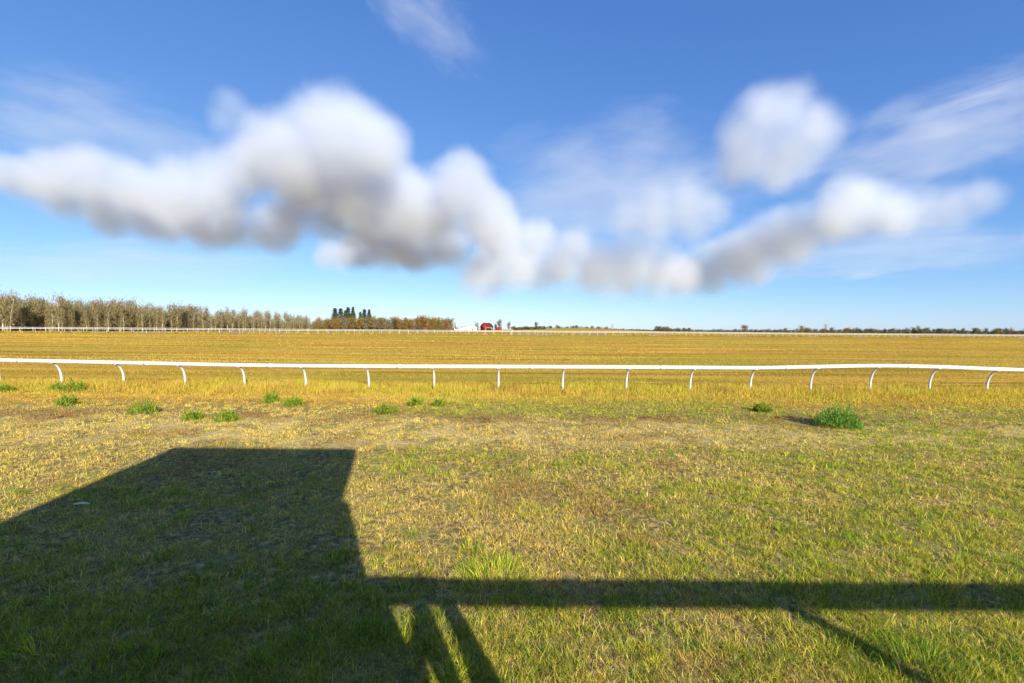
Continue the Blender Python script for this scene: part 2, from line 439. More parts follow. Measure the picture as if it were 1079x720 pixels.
G1 = [PAL['green'] * 1.05, PAL['green'] * 0.8, (0.24, 0.36, 0.04), PAL['olive'] * 0.8]
G2 = [PAL['lime'], PAL['lime'] * 1.25, PAL['green'] * 1.2, (0.45, 0.50, 0.03), PAL['pale'] * 0.9]
G3 = [PAL['green'] * 0.9, PAL['olive'], (0.13, 0.24, 0.04)]
def place_tuft(px, py, wpx, hpx, name, label, cat, cols, leafy_=False, dens=1.0, group=None, lean=(0.2, 1.0)):
    p = on_ground(px, py); D = p[1]
    rad = wpx / 2 / F_PX * D; h = hpx / F_PX * D * 1.05
    n = int(dens * (700 if leafy_ else 430))
    w = (0.010 + 0.0010 * D) if leafy_ else 0.006 * (0.8 + 0.06 * D)
    me = tuft_mesh(name, n, rad, h, cols, w, leafy_, lean)
    o = link_mesh(name, me); o.location = (p[0], p[1], gz(p[0], p[1]))
    tag(o, label, cat, group)
place_tuft(884, 450, 42, 25, 'weed_bush', 'largest round bushy green weed, standing alone right of centre with a dark shadow', 'weed', [PAL['green'] * 0.85, (0.12, 0.27, 0.05), (0.18, 0.34, 0.06), PAL['green'] * 1.1], True, 3.2)
WEEDS = [
 (152, 435, 32, 14, 'widest green weed clump on the left, between the second and third rail posts'),
 (239, 444, 22, 11, 'compact green weed just left above the top corner of the big shadow'),
 (204, 442, 20, 9, 'low green weed beside the compact one above the big shadow'),
 (78, 413, 24, 14, 'upright green weed right of the leftmost rail post'),
 (71, 427, 22, 11, 'green weed lower of the pair near the leftmost rail post'),
 (61, 412, 13, 8, 'small green weed right at the foot of the leftmost rail post'),
 (6, 413, 18, 7, 'low green weed cut by the left edge of the field'),
 (286, 424, 17, 11, 'narrow upright green weed between the fourth and fifth rail posts'),
 (311, 427, 22, 9, 'broad low green weed before the fifth rail post'),
 (408, 435, 28, 9, 'flat green weed clump just right of the sixth rail post'),
 (438, 427, 14, 8, 'small green weed left of the seventh rail post'),
 (463, 428, 13, 6, 'tiny green weed right of the seventh rail post'),
 (803, 434, 18, 10, 'dull green weed left of the largest weed bush'),
]
for (px, py, w, h, lab) in WEEDS:
    place_tuft(px, py, w * 0.98, h * 1.0, 'weed_clump', lab, 'weed', G1, True, 1.15, 'green weeds before the near rail')
TUFTS = [
 (42, 686, 62, 26, 'yellow green grass tuft at the lower left corner inside the shadow', G2, 1.0),
 (392, 670, 52, 28, 'bright green grass tuft at the right edge of the big shadow', G1, 1.1),
 (520, 607, 92, 22, 'lime green grass tuft standing on the sunlit side of the railing shadow', G2, 2.6),
 (495, 580, 30, 16, 'small green grass tuft above the lime green one', G3, 0.6),
 (648, 650, 34, 18, 'green grass tuft just below the railing shadow near the middle', G1, 0.7),
 (975, 702, 110, 29, 'lush green grass tuft at the lower right', G1, 2.6),
 (900, 692, 84, 20, 'green grass tuft along the diagonal post shadow', G1, 1.8),
 (1050, 692, 80, 22, 'green grass tuft in the lower right corner', G3, 1.1),
 (480, 712, 40, 26, 'pale green grass tuft in the slatted shadow at the bottom edge', G2, 0.8),
 (355, 590, 30, 18, 'green grass tuft inside the big shadow near its narrow right side', G1, 0.6),
 (228, 660, 26, 18, 'small green grass tuft in the middle of the big shadow', G3, 0.5),
 (315, 640, 30, 18, 'olive grass tuft in the lower middle of the big shadow', G3, 0.6),
 (120, 600, 26, 14, 'dull green grass tuft in the left of the big shadow', G3, 0.5),
 (270, 700, 40, 24, 'grey green grass tuft at the bottom of the big shadow', G3, 0.8),
 (160, 700, 36, 24, 'thin green grass tuft at the bottom left inside the shadow', G1, 0.6),
]
for (px, py, w, h, lab, cc, dn) in TUFTS:
    place_tuft(px, py, w, h, 'grass_tuft', lab, 'grass tuft', cc, False, dn, 'green grass tufts in the near turf', (0.15, 1.3))
# small pale stick lying in the shadow
p = on_ground(86, 535)
mb = MB(); mb.tube([(-0.11, 0, 0.03), (0.0, 0.01, 0.045), (0.11, 0.015, 0.035)], [0.016, 0.02, 0.014], 6)
o = mb.build('stick', M_CREAM); o.location = (p[0], p[1], gz(p[0], p[1]) + 0.02)
tag(o, 'small pale stick lying on the grass in the left of the big shadow', 'stick')

# ---------------------------------------------------------------- running rails
def gooseneck(r, reach, h):
    mb = MB()
    pts = [(0, reach, -0.35), (0, reach, 0.25)]
    for k in range(1, 9):
        a = k / 8 * R(78)
        pts.append((0, reach * (1 - (1 - math.cos(a)) / (1 - math.cos(R(78)))), 0.25 + (h - 0.25) * math.sin(a) / math.sin(R(78))))
    mb.tube(pts, r, 10)
    return mb
def catmull(P, n):
    P = [np.array(p, float) for p in P]; Q = [2*P[0]-P[1]] + P + [2*P[-1]-P[-2]]
    out = []
    for i in range(1, len(Q)-2):
        for k in range(n):
            t = k/n
            out.append(0.5*((2*Q[i])+(-Q[i-1]+Q[i+1])*t+(2*Q[i-1]-5*Q[i]+4*Q[i+1]-Q[i+2])*t*t+(-Q[i-1]+3*Q[i]-3*Q[i+1]+Q[i+2])*t**3))
    out.append(P[-1]); return out
post_px = [54, 121, 187, 251, 317, 385, 455.5, 525, 594.5, 663, 732, 797, 862, 926, 990, 1052]
post_px = [54-67*k for k in (4, 3, 2, 1)] + post_px + [1052+62*k for k in (1, 2, 3, 4)]
def rail_py(px):
    return float(np.interp(px, [-220, 0, 130, 270, 400, 540, 680, 810, 880, 947, 1010, 1079, 1310], [374.8, 379.6, 382.3, 385.2, 386.2, 386.5, 387.2, 387.8, 386.2, 385.3, 387.4, 390.2, 393.5]))
def rail_D(px):
    return float(np.interp(px, [-220, 0, 300, 520, 720, 1079, 1310], [21.9, 21.4, 20.9, 20.6, 20.7, 21.3, 22.1]))
rail = empty('running_rail', (0, 20.6, 0))
tag(rail, 'long white running rail on curved gooseneck posts, the nearest rail, crossing the whole picture', 'rail')
tops = [at(px, rail_py(px), rail_D(px)) for px in post_px]
mb = MB(); path = catmull(tops, 8)
mb.tube([p - np.array([0, 20.6, 0]) for p in path], 0.058, 14, 1.5)
mb.build('top_rail', M_WHITE, rail, True)
mb = MB()
post_me = {}
for i, t in enumerate(tops):
    d = tops[min(i+1, len(tops)-1)] - tops[max(i-1, 0)]
    ang = math.atan2(d[1], d[0])
    g0 = gz(t[0], t[1] + 0.45)
    hh = t[2] - 0.05 - g0
    o = gooseneck(0.048, 0.46, hh).build('post', M_WHITE, rail, True)
    o.location = (t[0], t[1] - 20.6, g0); o.rotation_euler = (0, 0, ang)
M_CLAMP = simple('grey_clamp', (0.40, 0.41, 0.42), 0.5, 0.2, 6.0, 0.4)
for i in range(1, len(tops)-1):
    a, b_, c = path[i*8-1], path[i*8], path[i*8+1]
    mb = MB(); d = (c - a) / np.linalg.norm(c - a); off = np.array([0, 20.6, 0.075])
    mb.tube([b_ - d*0.07 - off, b_ + d*0.07 - off], 0.035, 8, 1.0)
    mb.build('clamp', M_CLAMP, rail, True)
# sleeve joints where two lengths of rail meet
for i in range(1, len(tops)-1, 2):
    a, b_, c = path[i*8+3], path[i*8+4], path[i*8+5]
    mb = MB(); d = (c - a) / np.linalg.norm(c - a); off = np.array([0, 20.6, 0])
    mb.tube([b_ - d*0.11 - off, b_ + d*0.11 - off], 0.062, 14, 1.5)
    mb.build('joint_sleeve', M_WHITE, rail, True)

def far_rail(name, label, pxD, h, r_rail, r_post, spacing, neck, dz=0.0, shift=0.0):
    PX = np.array([p for p, d in pxD], float); DD = np.array([d for p, d in pxD], float)
    pts = [np.array([*xy_at(p, d + shift), 0.0]) for p, d in pxD]
    fine = np.array(catmull(pts, 60))
    seg = np.linalg.norm(np.diff(fine[:, :2], axis=0), axis=1); s = np.concatenate([[0], np.cumsum(seg)])
    ss = np.arange(0, s[-1], spacing)
    X = np.interp(ss, s, fine[:, 0]); Y = np.interp(ss, s, fine[:, 1]); Z = ground(X, Y) + dz
    Z = np.convolve(np.pad(Z, 4, 'edge'), np.ones(9)/9, 'valid')
    c0 = np.array([X[len(X)//2], Y[len(X)//2], 0])
    root = empty(name, tuple(c0)); tag(root, label, 'rail')
    mb = MB(); mb.tube([np.array([X[i], Y[i], Z[i] + h]) - c0 for i in range(len(X))], r_rail, 8, 1.25)
    mb.build('top_rail', M_WHITE, root, True)
    src = (gooseneck(r_post, 0.46, h - 0.04) if neck else None)
    if src is None:
        src = MB(); src.tube([(0, 0, -0.3), (0, 0, h)], r_post, 8)
    me = src.mesh('post', M_WHITE, True)
    order = np.argsort(np.hypot(X, Y)); rest = MB()
    for k, i in enumerate(order):
        j0, j1 = max(i-1, 0), min(i+1, len(X)-1)
        ang = math.atan2(Y[j1]-Y[j0], X[j1]-X[j0])
        if k < 100:
            o = link_mesh('post', me, root); o.location = (X[i]-c0[0], Y[i]-c0[1], Z[i]); o.rotation_euler = (0, 0, ang)
        else:
            v = np.concatenate(src.v); ca, sa = math.cos(ang), math.sin(ang)
            v2 = np.stack([v[:, 0]*ca - v[:, 1]*sa + X[i]-c0[0], v[:, 0]*sa + v[:, 1]*ca + Y[i]-c0[1], v[:, 2] + Z[i]], -1)
            rest.add(v2, np.concatenate(src.q), np.concatenate(src.t))
    if rest.n:
        o = rest.build('far_posts', M_WHITE, root, True); o['kind'] = 'stuff'
    return X, Y
FAR = [(-90, 111), (0, 119), (270, 138), (540, 152), (810, 170), (1079, 190), (1170, 198)]
fx, fy = far_rail('running_rail', 'thin white rail with curved posts beyond the field, in front of the dirt track', FAR, 1.12, 0.05, 0.05, 3.05, True)
rx, ry = far_rail('perimeter_rail', 'thin white rail with straight upright posts behind the far dirt track, farthest of the rails', FAR, 1.35, 0.045, 0.045, 3.05, False, 0.05, 15.0)
# dirt track between them
def strip(name, off0, off1, nseg, mat, lift):
    pxs = np.linspace(-90, 1170, nseg)
    D = np.interp(pxs, [p for p, d in FAR], [d for p, d in FAR])
    V = []
    m = 6
    for p, d in zip(pxs, D):
        for k in range(m):
            dd = d + off0 + (off1 - off0) * k / (m - 1)
            x, y = xy_at(p, dd); V.append((x, y, gz(x, y) + lift))
    Q = [(i*m+k, (i+1)*m+k, (i+1)*m+k+1, i*m+k+1) for i in range(nseg-1) for k in range(m-1)]
    return link_mesh(name, np_mesh(name, np.array(V), [np.array(Q)], mat, smooth=True))
M_TRACK = simple('pinkish_track_dirt', (0.42, 0.31, 0.26), 0.95, 0.15, 0.6, 0.1)
o = strip('dirt_track', 0.9, 14.3, 160, M_TRACK, 0.06); tag(o, 'pinkish brown dirt racetrack between the two far rails', None, None, 'structure')
# two taller marker poles by the far rail
for px, lab in ((494, 'slim white marker pole on the far rail in front of the white sheds'), (539.5, 'slim white marker pole on the far rail right of the red barn')):
    D = float(np.interp(px, [p for p, d in FAR], [d for p, d in FAR])) - 0.9
    x, y = xy_at(px, D); mb = MB(); mb.tube([(0, 0, -0.2), (0, 0, 1.95)], 0.085, 8); mb.box((-0.10, -0.10, 1.95), (0.10, 0.10, 2.05))
    o = mb.build('marker_pole', M_WHITE, None, True); o.location = (x, y, gz(x, y)); tag(o, lab, 'pole', 'white marker poles')

# ---------------------------------------------------------------- trees
def scatter_leaves(C, size, cols, elong=1.0, up=0.0):
    """one small triangle pair (a leaf clump or twig) per point of C"""
    n = len(C)
    a = rng.normal(size=(n, 3)); a[:, 2] += up; a /= np.linalg.norm(a, axis=1)[:, None]
    b = rng.normal(size=(n, 3)); b = np.cross(a, b); b /= np.linalg.norm(b, axis=1)[:, None]
    s = size * (0.6 + 0.8 * rng.random((n, 1)))
    V = np.stack([C - a*s*elong, C + b*s*0.5, C + a*s*elong, C - b*s*0.5], 1)
    Q = (np.arange(n)*4)[:, None] + np.array([[0, 1, 2, 3]])
    cc = np.array(cols)[(rng.random(n)*len(cols)).astype(int)] * (0.7 + 0.6*rng.random((n, 1)))
    return V.reshape(-1, 3), Q, np.repeat(cc, 4, axis=0)
def limbs(h, spread, n, r0, start=0.35):
    mb = MB(); tips = []
    bend = rng.normal(size=2) * 0.03 * h
    pts = [np.array([bend[0]*t*t, bend[1]*t*t, h*t - (0.3 if t == 0 else 0)]) for t in np.linspace(0, 1, 7)]
    mb.tube(pts, [r0*(1 - 0.85*t) for t in np.linspace(0, 1, 7)], 6)
    for k in range(n):
        t = start + (0.95 - start) * rng.random()
        base = np.array([bend[0]*t*t, bend[1]*t*t, h*t])
        az = rng.random()*2*math.pi; ln = spread*(1.15 - 0.7*abs(t-0.55))*(0.7+0.5*rng.random())
        d = np.array([math.cos(az), math.sin(az), 0.9 + 0.8*rng.random()]); d /= np.linalg.norm(d)
        p1 = base + d*ln*0.5; p2 = base + d*ln + np.array([0, 0, 0.12*ln])
        mb.tube([base, p1, p2], [r0*0.32, r0*0.2, r0*0.06], 4)
        tips += [p1, p2, (p1+p2)/2]
    return mb, np.array(tips + [np.array([bend[0], bend[1], h])])
def tree_meshes(kind):
    """unit-size tree (about 10 m tall for trees); returns trunk mesh, crown mesh"""
    if kind == 'aspen':
        mb, tips = limbs(9.3, 1.3, 20, 0.13, 0.12)
        C = tips[(rng.random(560)*len(tips)).astype(int)] + rng.normal(size=(560, 3))*np.array([0.45, 0.45, 0.8])
        V, Q, cc = scatter_leaves(C, 0.105, [(0.21, 0.165, 0.08), (0.26, 0.20, 0.095), (0.15, 0.12, 0.07), (0.20, 0.18, 0.065)], 4.5, 2.2)
        return mb.mesh('trunk', M_BARK, True), np_mesh('crown', V, [Q], M_LEAF, cc)
    if kind == 'bare':
        mb, tips = limbs(9.0, 3.0, 18, 0.22, 0.22)
        C = tips[(rng.random(260)*len(tips)).astype(int)] + rng.normal(size=(260, 3))*0.5
        V, Q, cc = scatter_leaves(C, 0.12, [(0.20, 0.17, 0.13), (0.26, 0.21, 0.14)], 3.2, 0.8)
        return mb.mesh('trunk', M_BARKD, True), np_mesh('crown', V, [Q], M_LEAF, cc)
    if kind == 'spruce':
        mb = MB(); mb.tube([(0, 0, -0.3), (0, 0, 5), (0, 0, 9.9)], [0.16, 0.1, 0.02], 6)
        n = 900; t = rng.random(n)**0.75
        lay = np.floor(t*14)/14 + 0.04*rng.random(n)
        rr = (1-lay)*1.75*(0.35+0.65*rng.random(n)**0.5)*(0.6+0.8*rng.random(n)); th = rng.random(n)*2*np.pi
        C = np.stack([np.cos(th)*rr, np.sin(th)*rr, 0.9+lay*9.1-rr*0.28], -1)
        V, Q, cc = scatter_leaves(C, 0.26, [(0.075, 0.10, 0.045), (0.11, 0.135, 0.06), (0.055, 0.075, 0.04)], 1.7, -0.3)
        return mb.mesh('trunk', M_BARKD, True), np_mesh('crown', V, [Q], M_LEAF, cc)
    pal = {'autumn': [(0.26, 0.17, 0.04), (0.20, 0.115, 0.04), (0.17, 0.155, 0.045), (0.32, 0.19, 0.04)],
           'rust': [(0.27, 0.12, 0.04), (0.22, 0.11, 0.045), (0.30, 0.16, 0.05), (0.12, 0.09, 0.04)],
           'grey': [(0.20, 0.17, 0.11), (0.24, 0.19, 0.12), (0.15, 0.14, 0.09)],
           'olive': [(0.12, 0.13, 0.06), (0.16, 0.15, 0.07), (0.09, 0.11, 0.06)],
           'yellow': [(0.34, 0.25, 0.06), (0.28, 0.18, 0.05), (0.20, 0.18, 0.06)]}[kind]
    mb, tips = limbs(7.6, 3.0, 20, 0.25, 0.06)
    n = 1100
    k = (rng.random(n)*len(tips)).astype(int)
    C = tips[k] + rng.normal(size=(n, 3))*np.array([0.8, 0.8, 0.7])
    C = C[C[:, 2] > 0.1]
    V, Q, cc = scatter_leaves(C, 0.30, pal, 1.1)
    return mb.mesh('trunk', M_BARKD, True), np_mesh('crown', V, [Q], M_LEAF, cc)
VAR = {k: [tree_meshes(k) for _ in range(n)] for k, n in (('aspen', 8), ('bare', 4), ('spruce', 3), ('autumn', 5), ('rust', 2), ('grey', 4), ('olive', 4), ('yellow', 2))}
BASEH = {'aspen': 10.0, 'bare': 10.5, 'spruce': 10.0, 'autumn': 9.6, 'rust': 9.6, 'grey': 9.6, 'olive': 9.6, 'yellow': 9.6}
def tree(name, kind, px, D, top_py, label, group=None, wide=1.0):
    x, y = xy_at(px, D); z = gz(x, y)
    zt = at(px, top_py, D)[2]
    s = max(0.5, zt - z) / BASEH[kind]
    tr, cr = random.choice(VAR[kind])
    root = empty(name, (x, y, z), random.random()*6.28); root.scale = (s*wide, s*wide, s)
    tag(root, label, 'bush' if 'bush' in name else 'tree', group)
    link_mesh('trunk', tr, root); link_mesh('crown', cr, root)
    return root
def tline(n, x0, x1, D0, D1, y0, y1, jit, fn, depth=18):
    for i in range(n):
        f = (i + random.random()) / n
        px = x0 + (x1-x0)*f; D = D0 + (D1-D0)*f + depth*random.random()
        top = y0 + (y1-y0)*f + jit*(random.random()**1.5)*1.3 - jit*0.35*random.random()
        fn(px, D, top)
lab_asp = 'pale-trunked nearly leafless aspen in the long treeline behind the far rails at left'
asp = lambda px, D, t: tree('aspen_tree', 'aspen', px, D, t, lab_asp, 'aspens in the left treeline', 0.85 + 0.45*random.random())
tline(122, -60, 100, 146, 165, 313, 318, 10, asp, 26)
tline(78, 100, 200, 165, 195, 317, 323, 8, asp, 26)
tline(66, 200, 300, 195, 240, 323, 330, 7, asp, 30)
tline(18, 300, 326, 240, 262, 329, 334, 5, asp, 30)
tree('aspen_tree', 'aspen', 3, 150, 307, 'tallest aspen with a ragged top, at the left end of the treeline', None, 1.3)
tree('aspen_tree', 'aspen', 11, 151, 309, 'tall aspen second from the left end of the treeline', None, 1.0)
tree('aspen_tree', 'aspen', 62, 156, 312, 'aspen with a tuft standing above its neighbours near the left of the treeline', None, 1.0)
aut = lambda px, D, t: tree('autumn_tree', random.choice(['autumn', 'autumn', 'grey']), px, D, t, 'brown autumn tree in the low wood between the aspens and the farm', 'autumn trees in the low wood', 1.0)
tline(22, 330, 400, 262, 275, 336, 334, 3, aut, 16)
tline(30, 392, 476, 270, 290, 334.5, 335.5, 3, aut, 16)
for i, (px, top) in enumerate([(353, 324.7), (359, 325), (364, 327), (366.8, 323.7), (372, 323.5), (379.7, 328.5), (384, 326), (389, 326.2)]):
    nm = ['leftmost', 'second from left', 'shorter third from left', 'fourth from left', 'tallest middle', 'shortest, sixth from left', 'seventh from left', 'rightmost'][i]
    tree('spruce_tree', 'spruce', px, 284 + 3*(i % 3), top, 'dark green spruce, %s of the eight rising above the autumn wood' % nm, 'spruces above the autumn wood', 1.3 + 0.7*random.random())
tree('rust_tree', 'rust', 446, 266, 332, 'large rust brown tree near the right end of the autumn wood', None, 1.15)
tree('rust_tree', 'rust', 470, 270, 336.5, 'smaller rust brown tree closing the right end of the autumn wood', None, 0.9)
# around the farm and beyond
tree('spruce_tree', 'spruce', 479.6, 395, 339.5, 'slim lone spruce beside the carport left of the white shed', None, 0.6)
tree('bare_tree', 'grey', 502.6, 440, 339.6, 'grey tree just left of the red barn', None, 0.9)
tree('autumn_tree', 'grey', 526.2, 420, 336.6, 'tallest tree by the farm, grey brown, above the low red shed', None, 0.9)
tree('autumn_tree', 'olive', 522, 425, 341.5, 'short dark tree between the barn and the tallest farm tree', None, 0.9)
tree('autumn_tree', 'grey', 536, 420, 339.5, 'pointed grey tree right of the low red shed', None, 0.8)
tree('autumn_tree', 'olive', 565.4, 400, 339.2, 'lone narrow dark tree on the rise right of the farm', None, 0.9)
tree('spruce_tree', 'spruce', 631.5, 430, 344.2, 'tiny dark spruce on the crest right of the brown rise', None, 1.2)
tree('bare_tree', 'bare', 645, 470, 341.5, 'bare grey tree just right of the brown rise', None, 1.0)
tree('bare_tree', 'bare', 587, 540, 341.5, 'bare tree behind the brown rise at its left', None, 0.9)
tree('bare_tree', 'bare', 603, 560, 342.5, 'bare tree behind the crest of the brown rise', None, 0.9)
tree('round_tree', 'grey', 785, 430, 342.6, 'round dense grey brown tree, the widest on the right horizon', None, 1.5)
tree('autumn_tree', 'yellow', 845, 440, 343.4, 'yellow brown tree on the right horizon, right of the round tree', None, 1.3)
tree('bare_tree', 'bare', 870, 450, 340.6, 'bare skeleton tree standing tallest on the right horizon', None, 0.9)
tree('olive_tree', 'olive', 903, 450, 345, 'dark pointed tree in the right hedgerow beyond the skeleton tree', None, 0.8)
tree('autumn_tree', 'yellow', 968, 450, 343.5, 'tall yellow brown tree in the right hedgerow', None, 0.8)
tree('olive_tree', 'olive', 1039, 440, 346, 'dark tree before the right end of the hedgerow', None, 0.9)
tree('bare_tree', 'bare', 1066, 440, 344.2, 'bare tree near the right end of the horizon', None, 0.9)
bsh = lambda px, D, t: tree('hedgerow_bush', random.choice(['olive', 'olive', 'grey', 'autumn']), px, D, t, 'low dull bush in the long hedgerow along the right horizon', 'hedgerow bushes on the right horizon', 1.0 + 0.6*random.random())
tline(22, 690, 728, 500, 500, 344, 345.5, 2.5, bsh, 30)
tline(36, 728, 840, 480, 470, 347.3, 346.5, 2.2, bsh, 30)
tline(46, 840, 960, 450, 450, 346, 346.3, 3.2, bsh, 30)
tline(64, 960, 1130, 440, 430, 346, 347.3, 3.6, bsh, 30)
bs2 = lambda px, D, t: tree('farm_bush', random.choice(['olive', 'grey']), px, D, t, 'low dark bush in the hedge right of the farm', 'bushes right of the farm', 1.5)
tline(20, 538, 575, 400, 395, 344.0, 344.6, 1.6, bs2, 20)
tline(10, 575, 640, 540, 560, 342.5, 344, 1.8, bs2, 20)

def mass(name, label, segs, n, cols, size):
    """dense undergrowth that reads as one mass"""
    Vs, Qs, Cs, off = [], [], [], 0
    for (x0, x1, D0, D1, hgt, depth) in segs:
        k = int(n*(x1-x0)/100)
        f = rng.random(k); px = x0+(x1-x0)*f; D = D0+(D1-D0)*f+depth*rng.random(k)
        X = (px-539.5)/F_PX*D; Y = D
        Z = ground(X, Y)+hgt*rng.random(k)*(0.5+0.8*fbm(X, Y*0, 3.0, 2))
        V, Q, cc = scatter_leaves(np.stack([X, Y, Z], -1), size, cols, 2.0, 1.2)
        Vs.append(V); Qs.append(Q+off); Cs.append(cc); off += len(V)
    o = link_mesh(name, np_mesh(name, np.concatenate(Vs), [np.concatenate(Qs)], M_LEAF, np.concatenate(Cs)))
    tag(o, label, 'undergrowth', None, 'stuff')
mass('thicket', 'dense brown undergrowth at the foot of the left treeline',
     [(-60, 100, 158, 176, 6.0, 20), (100, 200, 176, 206, 5.6, 20), (200, 330, 206, 270, 5.2, 20), (330, 474, 268, 290, 4.0, 16)], 5200,
     [(0.13, 0.105, 0.05), (0.17, 0.13, 0.055), (0.10, 0.085, 0.045), (0.17, 0.15, 0.055)], 0.26)
mass('hedgerow', 'low dark hedgerow line along the right horizon',
     [(640, 690, 505, 500, 2.4, 12), (690, 840, 500, 480, 3.2, 12), (840, 1150, 460, 440, 3.8, 14), (538, 575, 402, 398, 2.8, 6), (575, 640, 545, 560, 4.5, 10)], 2200,
     [(0.10, 0.10, 0.055), (0.14, 0.12, 0.06), (0.08, 0.085, 0.05)], 0.45)

# ---------------------------------------------------------------- farm
def fplace(px, D): x, y = xy_at(px, D); return (x, y, gz(x, y))
# red gambrel barn
b = empty('barn', fplace(512.8, 430), R(-32)); tag(b, 'red gambrel roofed barn among the trees on the horizon', 'barn')
w = 4.0; e = 3.0
prof = [(-w, -0.3), (w, -0.3), (w, e), (w*0.62, e+2.3), (0, e+3.7), (-w*0.62, e+2.3), (-w, e)]
mb = MB(); mb.prism(prof, 'y', -4.5, 4.5); mb.build('wall', M_RED, b)
def slope(a, c, y0, y1, th, mb):
    (x0, z0), (x1, z1) = a, c; d = np.array([z0-z1, x1-x0]); d = d/np.linalg.norm(d)*th
    if d[1] < 0: d = -d
    mb.prism([(x0, z0), (x1, z1), (x1+d[0], z1+d[1]), (x0+d[0], z0+d[1])], 'y', y0, y1)
mb = MB(); rp = [(w+0.3, e-0.35), (w*0.62, e+2.32), (0, e+3.73), (-w*0.62, e+2.32), (-w-0.3, e-0.35)]
for a, c in zip(rp[:-1], rp[1:]): slope(a, c, -4.9, 4.9, 0.22, mb)
mb.build('roof', M_REDROOF, b)
mb = MB(); mb.box((-1.4, -4.56, -0.3), (1.4, -4.503, 2.6)); d_ = mb.build('door', M_REDROOF, b)
mb = MB(); mb.box((-0.55, -4.55, 3.5), (0.55, -4.503, 4.4)); mb.build('hayloft_hatch', M_REDROOF, b)
# cream framed open shed before the barn
s = empty('open_shed', fplace(515.2, 405), R(0)); tag(s, 'small cream framed open shed in front of the red barn', 'shed')
mb = MB(); mb.box((-2.9, -1.4, 2.0), (2.9, 1.6, 2.25)); mb.build('roof', M_CREAM, s)
for xx in (-2.75, 2.6):
    mb = MB(); mb.box((xx, -1.3, -0.3), (xx+0.25, -1.05, 1.998)); mb.build('post', M_CREAM, s)
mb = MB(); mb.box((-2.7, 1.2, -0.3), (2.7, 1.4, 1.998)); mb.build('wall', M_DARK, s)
# low red shed
s = empty('low_shed', fplace(525.5, 400), R(5)); tag(s, 'low red shed under the tallest tree right of the barn', 'shed')
mb = MB(); mb.box((-2.6, -1.5, -0.3), (2.6, 1.5, 1.9)); mb.build('wall', M_RED, s)
mb = MB(); mb.prism([(-1.8, 1.9), (1.8, 1.9), (0, 2.6)], 'x', -2.8, 2.8); mb.build('roof', M_REDROOF, s)
mb = MB(); mb.box((-0.6, -1.55, -0.2), (0.5, -1.503, 1.5)); mb.build('door', M_DARK, s)
# white shed
s = empty('white_shed', fplace(495.8, 400), R(-4)); tag(s, 'long low white shed left of the red barn', 'shed')
mb = MB(); mb.box((-5.4, -2.5, -0.3), (5.4, 2.5, 2.3)); mb.build('wall', M_WBLD, s)
mb = MB(); mb.prism([(-2.8, 2.3), (2.8, 2.3), (0, 3.2)], 'x', -5.7, 5.7); mb.build('roof', M_WBLD, s)
mb = MB(); mb.box((1.6, -2.56, -0.2), (3.0, -2.503, 1.7)); mb.build('door', M_GROOF, s)
# carport
s = empty('carport', fplace(483.6, 392), R(4)); tag(s, 'open carport with a dark sloping roof on white posts left of the white shed', 'carport')
mb = MB(); mb.prism([(-4.3, 2.5), (4.6, 3.3), (4.6, 3.55), (-4.3, 2.75)], 'y', -2.2, 2.2); mb.build('roof', M_GROOF, s)
for xx, zz in ((-3.9, 2.5), (0.2, 2.88), (4.0, 3.2)):
    mb = MB(); mb.box((xx, -1.9, -0.3), (xx+0.35, -1.55, zz-0.02)); mb.build('post', M_WBLD, s)
mb = MB(); mb.box((-3.8, 1.5, -0.3), (4.2, 1.7, 2.2)); mb.build('wall', M_WBLD, s)
# slim green shelter roof at the wood's end
s = empty('low_shed', fplace(476.6, 400), 0); tag(s, 'tiny dark green shed at the right end of the autumn wood', 'shed')
mb = MB(); mb.box((-1.5, -1, -0.3), (1.5, 1, 1.8)); mb.build('wall', simple('green_boards', (0.05, 0.11, 0.07), 0.8), s)
mb = MB(); mb.prism([(-1.25, 1.8), (1.25, 1.8), (0, 2.5)], 'x', -1.7, 1.7); mb.build('roof', M_GROOF, s)

# ---------------------------------------------------------------- viewing stand behind the camera, whose shadow lies on the grass
SL = math.tan(SUN_EL)
def shade_on(px, py, yp):
    """point of the plane y=yp whose shadow falls on the ground seen at a pixel -> (x, z)"""
    g_ = on_ground(px, py)
    L_ = (g_[1] - yp) / (-SUN_H[1])           # horizontal length of the shadow
    return g_[0] + SUN_H[0]*L_, L_*SL
stand = empty('viewing_stand', (0, 0, 0)); tag(stand, 'timber stand whitened to bounce light, with roofed booth and railed deck, seen by its long boxy shadow', 'viewing stand')
YR = -0.5
a = shade_on(185, 471, YR); b2 = shade_on(375, 474, YR)
zr = 0.5*(a[1]+b2[1]); xl, xr = a[0], b2[0]
c = shade_on(357, 515, -1.65)
zb = c[1]
# roof slab: front eave high, falling to the wall line at its right verge
mb = MB()
mb.prism([(YR, zr), (-1.65, zb), (-7.5, zb-0.7), (-7.5, zb-0.9), (-1.65, zb-0.2), (YR, zr-0.12)], 'x', xl, xr); mb.build('roof', M_TIMBER, stand)
xw = shade_on(385, 603, -1.65)[0]
mb = MB(); mb.box((xl+0.25, -6.8, 1.1), (xw, -1.65, zb-0.25)); mb.build('wall', M_TIMBER, stand)
mb = MB(); mb.box((xl+0.3, -1.643, 2.2), (xw-0.9, -1.60, 3.2)); mb.build('window', M_DARK, stand)
YD = 0.25
t0 = shade_on(800, 611, YD); t1 = shade_on(800, 638.5, YD)
zt, zl = t0[1], t1[1]
mb = MB(); mb.box((xl, YD-0.05, zl), (11.0, YD, zt)); mb.build('top_board', M_TIMBER, stand)
mb = MB(); mb.box((xl, -6.9, 0.9), (11.0, YD+0.1, 1.1)); mb.build('deck', M_TIMBER, stand)
